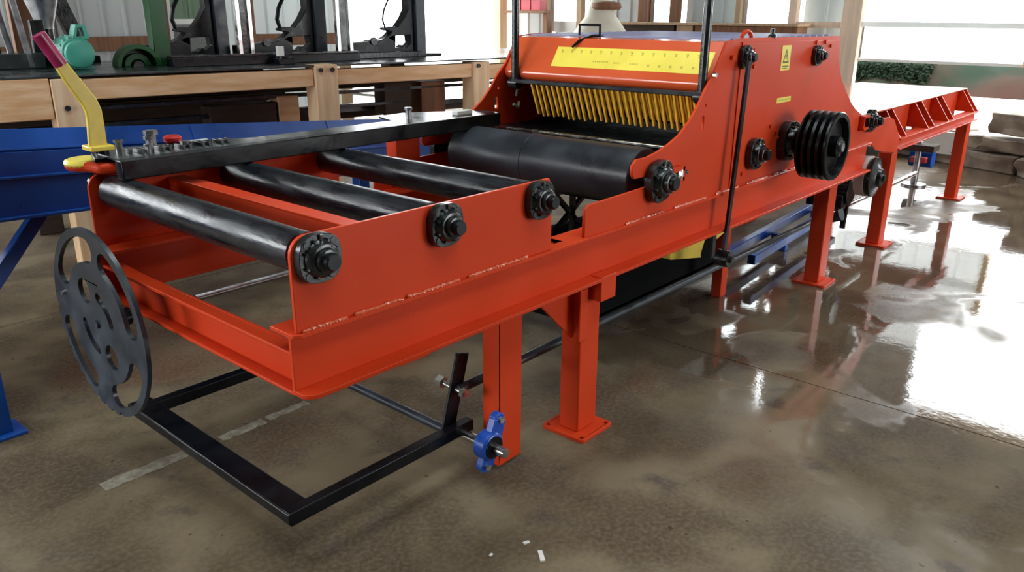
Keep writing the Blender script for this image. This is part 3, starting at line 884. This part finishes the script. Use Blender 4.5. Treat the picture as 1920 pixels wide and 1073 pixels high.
MB().cyl((1.76, 1.565, .135), (1.76, 1.80, .135), .018, seg=18).build('pivot_shaft', ZINC, tr)
pb = MB()
c0 = Vector((1.755, 1.64, .142)); fpb = MB(); l0 = Vector((1.803, 1.64, .225)); l1 = Vector((1.735, 1.64, .07))
pb.lathe([(-.025, .052), (.018, .052), (.026, .045), (.026, .03), (.02, .028), (.02, 0)], c0, (0, -1, 0), 28)
for q in (l0, l1):
    pb.cyl(q + Vector((0, .02, 0)), q + Vector((0, -.01, 0)), .024, seg=18)
pb.bar(l0, l1, .03, .06, (1, 0, 0))
fpb.lathe([(-.025, .052), (.018, .052), (.026, .045), (.026, 0)], (1.755, 2.84, .142), (0, 1, 0), 24).bar((1.80, 2.84, .225), (1.735, 2.84, .07), .03, .06, (1, 0, 0)).build('pivot_bearing', BLUEB, ED, bevel=.003)
MB().box((1.825, 2.83, .02), (1.945, 2.84, .63)).build('treadle_hanger', ORANGE, ED, bevel=.002)
pbo = pb.build('pivot_bearing', BLUEB, ED, bevel=.003)
MB().lathe([(.0, .040), (.030, .040), (.030, .02), (.03, 0)], c0, (0, -1, 0), 24).build('bearing_seal', BLACK, pbo)
for q in (l0, l1):
    MB().cyl(q + Vector((0, -.008, 0)), q + Vector((0, -.022, 0)), .012, seg=6).build('bolt', ZINC, pbo)
MB().cyl((1.76, 1.64, .07), (1.755, 1.64, .045), .006, seg=8).build('grease_nipple', mat('brass', (.6, .3, .06), .3, metal=1), pbo)
MB().cyl((1.745, 1.775, .312), (4.95, 1.775, .312), .017, seg=16).build('link_rod', SLATE, ED)
MB().cyl((4.95, 1.775, .312), (7.1, 1.775, .312), .017, seg=16).build('link_rod', ZINC, ED)  # same rod; brighter steel stands in for the bright reflection on this half

MB().box((2.95, 2.12, .10), (4.35, 2.16, .50)).box((2.95, 2.12, .09), (4.35, 2.5, .12)).box((2.95, 2.46, .10), (4.35, 2.5, .50)).build('under_shade_box', MATTE, ED, bevel=.003)  # added dark box, makes the space under the machine look shaded
MB().box((4.03, 1.93, 0), (4.10, 1.99, .64)).build('inner_leg', ORANGE, ED, bevel=.003)
MB().bar((2.9, 2.3, .52), (3.25, 2.3, .74), .02, .025, (0, 1, 0)).bar((2.95, 2.3, .72), (3.15, 2.3, .54), .02, .025, (0, 1, 0)).bar((2.85, 2.3, .73), (3.35, 2.3, .76), .02, .03, (0, 1, 0)).bar((3.08, 2.3, .5), (3.08, 2.3, .75), .02, .025, (0, 1, 0)).build('under_brace', BLACK, ED)
# yellow chip chute under the saw box
MB().xz([(3.05, .62), (3.42, .62), (3.34, .45), (3.06, .50)], 1.72, 1.73).xz([(3.05, .62), (3.42, .62), (3.34, .45), (3.06, .50)], 2.02, 2.03).box((3.05, 1.72, .50), (3.06, 2.03, .62)).bar((3.06, 1.875, .50), (3.35, 1.875, .445), .31, .01).build('chip_chute', YELLOW, ED, bevel=.002)
MB().xz([(3.44, .62), (3.95, .62), (3.50, .50)], 1.72, 1.74).build('chute_wing', YELLOW, ED, bevel=.002)
MB().box((3.03, 1.715, .545), (3.34, 1.725, .56)).build('chute_rib', BLACK, ED)

# ------------------------------------------------------------------ outfeed table
OT = thing('outfeed_table', (6.9, 2.15, 0), 'orange steel outfeed table on legs behind the edger', 'table')
for y, s_ in ((1.575, 1), (2.755, -1)):
    b = MB().box((5.81, min(y, y + s_ * .09), .745), (8.02, max(y, y + s_ * .09), .757)); b.box((5.81, y + s_ * .03, .685), (8.02, y + s_ * .04, .745)); b.box((5.81, min(y, y + s_ * .09), .678), (8.02, max(y, y + s_ * .09), .688))
    b.build('side_rail', ORANGE, OT, bevel=.003)
    column(5.82, y + s_ * .072, OT, .66); column(7.85, y + s_ * .065, OT, .678)
TOPZ = .945
MB().box((5.30, 1.70, TOPZ - .01), (8.03, 2.62, TOPZ)).build('table_top', GLOSSO, OT, bevel=.002)
for x0, x1 in ((5.83, 5.96), (6.50, 6.66), (7.06, 7.22), (7.90, 8.02)):
    for x in (x0, x1):
        MB().yz([(1.585, .757), (1.705, TOPZ - .01), (2.615, TOPZ - .01), (2.735, .757)], x - .006, x + .006).build('cross_rib', ORANGE, OT, bevel=.002)
for x0, x1 in ((5.97, 6.49), (6.67, 7.05), (7.23, 7.89)):
    MB().box((x0, 1.74, .69), (x1, 1.75, TOPZ - .01)).build('bay_plate', ORANGE, OT)
# small jack stand with a motor under the table
JS = thing('jack_stand', (8.2, 2.05, 0), 'small steel jack stand with a blue motor under the outfeed table', 'stand')
MB().cyl((8.2, 2.05, 0), (8.2, 2.05, .42), .03, seg=14).build('post', STEEL, JS)
MB().cyl((8.2, 2.05, 0), (8.2, 2.05, .02), .11, seg=20).build('base', STEEL, JS)
MB().box((8.1, 1.9, .34), (8.3, 2.2, .40)).build('head', DARKW, JS, bevel=.004)
MB().cyl((8.35, 1.95, .24), (8.35, 2.15, .24), .08, seg=18).build('motor', BLUE, JS)
MB().box((8.2, 1.98, .22), (8.36, 2.12, .27)).build('bracket', RED, JS, bevel=.003)
# blue rail on the floor beyond the machine's legs
BR = thing('floor_rail', (5.0, 2.1, 0), 'long blue steel rail frame lying on the floor under the edger', 'rail')
for dy in (0, .17):
    MB().bar((4.45, 1.95 + dy, .13), (6.2, 2.07 + dy, .13), .05, .06).build('rail', BLUE, BR, bevel=.004)
for x in (5.2, 6.05):
    MB().box((x, 1.99 + (x - 4.45) * .07, 0), (x + .05, 2.10 + (x - 4.45) * .07, .11)).build('foot', BLUE, BR, bevel=.004)

# paper scraps on the floor
for (x, y, l, w, a), lab in zip(((1.561, 1.243, .05, .014, 50), (1.58, 1.318, .02, .012, -20), (1.464, 1.36, .012, .008, 10)),
                                ('longer white paper scrap on the floor in front', 'middle-sized white paper scrap lying behind the longer one', 'tiny white scrap on the floor nearest the treadle')):
    Fm = Matrix.Translation((x, y, 0)) @ Matrix.Rotation(rad(a), 4, 'Z')
    tag(MB(Fm).box((-l / 2, -w / 2, 0), (l / 2, w / 2, .002)).box((-l / 2, -w / 2, .0015), (0, w / 3, .004)).build('paper_scrap', PAPER, smooth=False), lab, 'scrap')

# ------------------------------------------------------------------ blue conveyor on the left
dB = Vector((0.94478598, 0.31254593, -0.09846064)).normalized()
nB = Vector((-0.31407202, 0.94939916, 0)).normalized()
uB = dB.cross(nB).normalized()
if uB.z < 0: uB = -uB
P0 = Vector((0.87741, 3.25, 0.82366))
FB = Matrix.Identity(4)
for i in range(3):
    FB[i][0] = dB[i]; FB[i][1] = nB[i]; FB[i][2] = uB[i]; FB[i][3] = P0[i]
BC = thing('blue_conveyor', (1.5, 3.6, 0), 'blue steel inclined conveyor trough running behind the edger', 'conveyor')
MB(FB).box((-1.2, 0, 0), (3.3, .012, .155)).box((-1.2, -.02, 0), (3.3, .05, .012)).build('lower_side', BLUE, BC, bevel=.002)
MB(FB).box((-1.2, .02, .155), (3.3, .032, .245)).box((-1.2, -.006, .148), (3.3, .03, .158)).build('middle_side', BLUE, BC, bevel=.002)
FT = FB @ Matrix.Translation((0, .05, .245)) @ Matrix.Rotation(rad(-24), 4, 'X')
MB(FT).box((.045, 0, 0), (3.3, .012, .088)).box((-1.2, -.03, -.006), (3.3, .01, .004)).build('rim', BLUE, BC, bevel=.002)
MB(FB).box((-1.2, .54, 0), (2.6, .552, .29)).build('far_side', BLUE, BC, bevel=.002)
MB(FB).box((-1.2, .012, .01), (2.6, .54, .02)).build('trough_floor', BLUE, BC)
for xx in (1.02, 2.1, 3.1):
    MB(FT).box((xx, -.003, .004), (xx + .008, .014, .085)).build('rim_joint', BLUE, BC)
pz = lambda u, v, w: FB @ Vector((u, v, w))
a = pz(.20, .06, -.0); MB().bar(a, (a.x - .36, a.y - .10, a.z - .36), .05, .05, (0, 1, 0)).build('brace', BLUE, BC, bevel=.004)
for q in ((.74, 3.27), (.58, 3.75)):
    MB().box((q[0] - .05, q[1] - .04, .012), (q[0] + .03, q[1] + .04, .84)).build('leg', BLUE, BC, bevel=.004)
    MB().box((q[0] - .10, q[1] - .07, 0), (q[0] + .07, q[1] + .07, .014)).build('foot_plate', BLUE, BC, bevel=.003)
for q in ((3.2, 4.12), (2.9, 4.48)):
    MB().box((q[0] - .04, q[1] - .04, 0), (q[0] + .04, q[1] + .04, .62)).build('leg', BLUE, BC, bevel=.004)

# ------------------------------------------------------------------ timber bench with the mill carriage on it (bench frame)
FR = Matrix.Translation((1.93, 5.0, 0)) @ Matrix.Rotation(rad(-8.3), 4, 'Z')
wp = lambda x, y, z: FR @ Vector((x, y, z))
BN = thing('timber_bench', wp(1.5, .8, 0), 'long bench of fresh sawn timber with a dark steel deck', 'bench')
for x0, x1, z1 in ((-.185, -.02, 1.185), (1.46, 1.635, 1.205), (2.855, 3.02, 1.18)):
    MB(FR).box((x0, -.01, 0), (x1, .15, z1)).build('post', POSTW, BN, bevel=.006)
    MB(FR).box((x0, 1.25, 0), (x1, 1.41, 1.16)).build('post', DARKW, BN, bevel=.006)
MB(FR).box((-2.4, .0, .96), (-.19, .12, 1.19)).build('beam', WOOD, BN, bevel=.006)
MB(FR).box((-.015, .01, 1.058), (1.455, .13, 1.178)).build('beam', WOOD, BN, bevel=.006)
MB(FR).box((1.64, .01, 1.06), (2.85, .13, 1.168)).build('beam', WOOD, BN, bevel=.006)
MB(FR).box((3.025, .01, 1.04), (5.4, .13, 1.155)).build('beam', WOOD, BN, bevel=.006)
MB(FR).box((5.2, 0, 0), (5.36, .15, 1.04)).build('post', POSTW, BN, bevel=.006)
MB(FR).box((-2.4, .0, 1.192), (5.4, 1.4, 1.204)).build('deck', DECK, BN, bevel=.002)
for x, z in ((1.50, 1.17), (1.59, 1.17), (-.12, 1.02), (2.90, 1.15)):
    MB(FR).cyl((x, -.01, z), (x, -.024, z), .016, seg=8).build('lag_bolt', IRON, BN)
# lower rails and timbers under the deck
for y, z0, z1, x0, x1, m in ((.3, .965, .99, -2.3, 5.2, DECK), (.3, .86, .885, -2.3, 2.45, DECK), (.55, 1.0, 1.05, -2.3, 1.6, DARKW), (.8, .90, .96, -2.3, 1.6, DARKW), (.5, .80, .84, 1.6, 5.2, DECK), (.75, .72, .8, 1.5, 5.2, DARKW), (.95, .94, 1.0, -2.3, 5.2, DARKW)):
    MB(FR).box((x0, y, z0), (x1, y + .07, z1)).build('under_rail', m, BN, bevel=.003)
MB(FR).box((-2.3, 1.0, .55), (1.5, 1.04, 1.15)).build('dark_backing', DARKW, BN)  # added dark backing, blocks the pale siding so the space under the deck stays dark
MB(FR).box((1.30, .28, .78), (1.46, .44, .98)).build('cross_block', WOOD, BN, bevel=.006)
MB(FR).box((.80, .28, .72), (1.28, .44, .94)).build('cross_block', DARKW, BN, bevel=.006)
MB(FR).box((2.55, .3, 0), (2.79, .5, 1.02)).build('inner_post', OLDW, BN, bevel=.006)
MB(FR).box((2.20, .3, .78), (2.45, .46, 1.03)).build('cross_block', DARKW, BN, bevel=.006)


CB = thing('carriage_beam', wp(1.3, .40, 1.204), 'long low black carriage beam along the bench deck', 'beam')
MB(FR).box((.62, .33, 1.204), (2.02, .47, 1.262)).build('beam_body', BLACK, CB, bevel=.004)
MB(FR).box((.62, .35, 1.262), (2.02, .45, 1.275)).build('beam_cap', IRON, CB, bevel=.002)


def headblock(x, label, sc=1.0, dy=0.0):
    t = thing('headblock', wp(x + .4, .66 + dy, 1.204), label, 'machine', 'carriage headblocks on the bench deck')
    F = FR @ Matrix.Translation((x - 2.07, dy, 0))
    P = [(2.07, 1.318), (2.258, 1.331), (2.283, 1.343), (2.317, 1.334), (2.383, 1.341), (2.451, 1.373), (2.488, 1.406), (2.428, 1.419), (2.423, 1.432),
         (2.454, 1.444), (2.547, 1.443), (2.607, 1.51), (2.652, 1.585), (2.645, 1.70), (2.62, 1.84), (2.64, 2.0), (2.76, 2.0), (2.765, 1.26), (2.798, 1.226), (2.981, 1.222), (2.975, 1.204), (2.07, 1.204)]
    H = [(2.517, 1.372), (2.66, 1.379), (2.668, 1.315), (2.62, 1.28), (2.60, 1.30), (2.57, 1.277), (2.512, 1.276)]
    MB(F).xz(P, .60, .70, [H]).build('knee', BLACK, t, bevel=.004)
    MB(F).box((2.70, .56, 1.21), (2.79, .60, 2.0)).build('guide_face', SLATE, t, bevel=.003)
    b = MB(F); pts = [Vector((2.43, .62, 1.435)), Vector((2.41, .62, 1.50)), Vector((2.43, .62, 1.58)), Vector((2.475, .62, 1.66)), Vector((2.53, .62, 1.72)), Vector((2.62, .62, 1.76))]
    b.tube(pts, .007 if sc < 1 else .016, 8); b.build('dog_hook', BLACK, t)
    MB(F).box((2.10, .52, 1.204), (2.72, .60, 1.25)).build('base_rail', IRON, t, bevel=.004)
    MB(F).cyl((2.30, .58, 1.335), (2.30, .60, 1.335), .03, seg=12).build('pin', IRON, t)
    return t


headblock(.50, 'black carriage headblock in front of the white window', 1.0, .30)
headblock(1.23, 'black carriage headblock against grey siding, between the two bright rail pairs', 1.0, .15)
headblock(2.07, 'black carriage headblock silhouetted in the open doorway', .9)
for (xa, xb), lab in (((1.15, 1.235), 'pair of bright vertical guide rails beside the window headblock'), ((1.93, 2.035), 'pair of bright vertical guide rails beside the open doorway')):
    t = thing('guide_rails', wp((xa + xb) / 2, .5, 1.204), lab, 'rails')
    for x in (xa, xb):
        MB(FR).box((x - .014, .48, 1.215), (x + .014, .52, 3.0)).build('rail', ZINC, t, bevel=.002)
    MB(FR).box((xa + .025, .50, 1.215), (xb - .025, .53, 3.0)).build('web', IRON, t)
    MB(FR).box((xa - .04, .44, 1.204), (xb + .04, .56, 1.218)).build('base', STEEL, t, bevel=.002)
# motor, green frame, hopper and braced frame at the left end of the bench
MO = thing('electric_motor', wp(.10, .6, 1.204), 'teal electric motor on the bench deck below the grey hopper', 'motor')
MB(FR).cyl((.09, .45, 1.30), (.09, .80, 1.30), .095, seg=28).build('motor_body', TEAL, MO, bevel=.006)
b = MB(FR)
for k in range(9):
    a = rad(20 * k + 10); b.box((.09 + .088 * math.cos(a) - .004, .50, 1.30 + .088 * math.sin(a) - .004), (.09 + .105 * math.cos(a) + .004, .74, 1.30 + .105 * math.sin(a) + .004))
b.build('cooling_fin', TEAL, MO)
MB(FR).lathe([(0, .085), (.04, .08), (.055, .05), (.055, 0)], (.09, .45, 1.30), (0, -1, 0), 24).build('fan_cover', TEAL, MO)
MB(FR).xz([(.08, 1.385), (.18, 1.385), (.165, 1.47), (.11, 1.475)], .50, .62, [[(.105, 1.40), (.155, 1.40), (.145, 1.455), (.118, 1.455)]]).build('lifting_frame', TEAL, MO, bevel=.003)
MB(FR).box((0.0, .48, 1.204), (.18, .76, 1.222)).build('motor_foot', TEAL, MO, bevel=.003)
GF = thing('green_stand', wp(.62, .7, 1.204), 'dark green steel post with an arched green belt guard at its foot', 'stand')
MB(FR).box((.60, .62, 1.204), (.71, .74, 3.2)).build('post', GREEN, GF, bevel=.004)
half = lambda r0, r1, z: arc(.475, z, r1, 0, 180, 20) + arc(.475, z, r0, 180, 0, 20)
MB(FR).xz(half(.112, .142, 1.204), .56, .68).build('belt_guard', GREEN, GF, bevel=.003)
MB(FR).xz(half(.0, .112, 1.204)[:-1], .64, .66).build('guard_back', GREEN, GF)
MB(FR).xz(half(.045, .085, 1.204), .60, .64).build('belt_wheel', GREEN, GF, bevel=.003)
MB(FR).xz(half(.0, .035, 1.204)[:-1], .58, .64).build('hub', IRON, GF)
HP = thing('dust_hopper', wp(.03, .95, 1.204), 'grey conical dust hopper hanging above the teal motor', 'hopper')
MB(FR).lathe([(0, .05), (.02, .05), (.25, .12), (.45, .17), (1.2, .17), (1.2, 0)], (.03, .95, 1.44), (0, 0, 1), 28).build('cone', SLATE if False else STEEL, HP)
MB(FR).cyl((.03, .95, 1.22), (.03, .95, 1.45), .045, seg=16).build('outlet', IRON, HP)
MB(FR).box((-.05, .87, 1.204), (.11, 1.03, 1.222)).build('base', IRON, HP)
SP = thing('slanted_frame', wp(.2, 1.28, 1.204), 'dark steel plate slanting up behind the teal motor', 'frame')
MB(FR).bar((.32, 1.28, 1.24), (.07, 1.28, 2.0), .10, .10, (0, 1, 0)).build('slanted_plate', IRON, SP, bevel=.004)
MB(FR).box((.24, 1.22, 1.204), (.40, 1.34, 1.25)).build('base', IRON, SP)
BF = thing('braced_frame', wp(-.2, .9, 1.204), 'leaning grey steel bars on a dark box at the left end of the bench', 'frame')
for xa, xb, m, yy in ((-.20, -.33, STEEL, .85), (-.13, -.24, STEEL, .72), (-.27, -.42, IRON, .85), (-.40, -.50, STEEL, .85)):
    MB(FR).bar((xa, yy, 1.215), (xb, yy, 2.2), .035, .04, (0, 1, 0)).build('bar', m, BF, bevel=.003)
TP = thing('timber_upright', wp(-.05, 1.25, 1.204), 'brown timber upright behind the dust hopper', 'post')
MB(FR).box((-.12, 1.2, 1.204), (.02, 1.3, 2.2)).build('upright', OLDW, TP, bevel=.004)
MB(FR).box((-.34, .70, 1.204), (-.05, 1.02, 1.30)).build('base_box', DECK, BF, bevel=.006)
MB(FR).box((-.09, .78, 1.28), (-.01, .84, 1.50)).build('gear_box', IRON, BF, bevel=.006)
t = thing('small_vise', wp(1.36, .45, 1.204), 'small black vise with a bright jaw on the bench deck', 'vise')
MB(FR).box((1.30, .20, 1.204), (1.42, .30, 1.245)).cyl((1.36, .25, 1.24), (1.36, .25, 1.26), .05, seg=16).build('body', BLACK, t, bevel=.004)
MB(FR).box((1.315, .24, 1.255), (1.36, .28, 1.325)).build('jaw', WHITE, t, bevel=.003)

# ------------------------------------------------------------------ far back corner: counter, shelf, canvas cover
CT = thing('wall_counter', (9.8, 5.5, 0), 'pale topped counter with dark underside along the back wall', 'counter')
MB().box((9.62, 3.95, 1.415), (10.02, 6.72, 1.445)).build('counter_top', PALEW, CT, bevel=.004)
MB().box((9.70, 3.98, 1.10), (10.0, 5.35, 1.412)).build('front_board', OLDW, CT, bevel=.004)
MB().box((9.70, 5.38, 1.10), (10.0, 5.62, 1.412)).build('pale_board', PALEW, CT, bevel=.004)
MB().box((9.70, 5.66, 1.10), (10.0, 6.70, 1.412)).build('dark_void_front', DARKW, CT, bevel=.004)  # solid dark front in place of the shaded void below the top
for y in (4.0, 5.3, 6.6):
    MB().box((9.74, y, 0), (9.86, y + .1, 1.10)).build('leg', OLDW, CT, bevel=.004)
CV = thing('covered_machine', (8.9, 6.25, 0), 'cream canvas covered machine standing left of the counter', 'cover')
prof = [(0, .36), (.3, .38), (.9, .38), (1.30, .36), (1.42, .28), (1.52, .20), (1.65, .16), (1.80, .10), (1.85, 0)]
MB().lathe(prof, (8.9, 6.28, 0), (0, 0, 1), 18).build('canvas', CREAM, CV)
MB().lathe([(1.60, .18), (1.63, .20), (1.68, .19), (1.70, .10)], (8.9, 6.2, 0), (0, 0, 1), 16).build('brown_cap', OLDW, CV)
SH = thing('wall_shelf', (9.9, 8.3, 1.5), 'brown wooden shelf high in the back corner', 'shelf')
MB().box((9.80, 7.95, 1.555), (10.03, 8.75, 1.595)).build('board', OLDW, SH, bevel=.004)
MB().box((9.86, 7.95, 0), (9.98, 8.03, 1.555)).build('upright', OLDW, SH, bevel=.004)
PINK = mat('pinkish_red_card', (.5, .09, .11), .6)
for k, lab in enumerate(('pinkish red box at the left end of the corner shelf', 'pinkish red box in the middle of the corner shelf', 'pinkish red box at the right end of the corner shelf')):
    y = 8.62 - k * .2
    tag(MB().box((9.83, y - .16, 1.596), (9.98, y + .02, 1.80 - .02 * k)).build('card_box', PINK, bevel=.004, smooth=False), lab, 'box', 'boxes on the corner shelf')
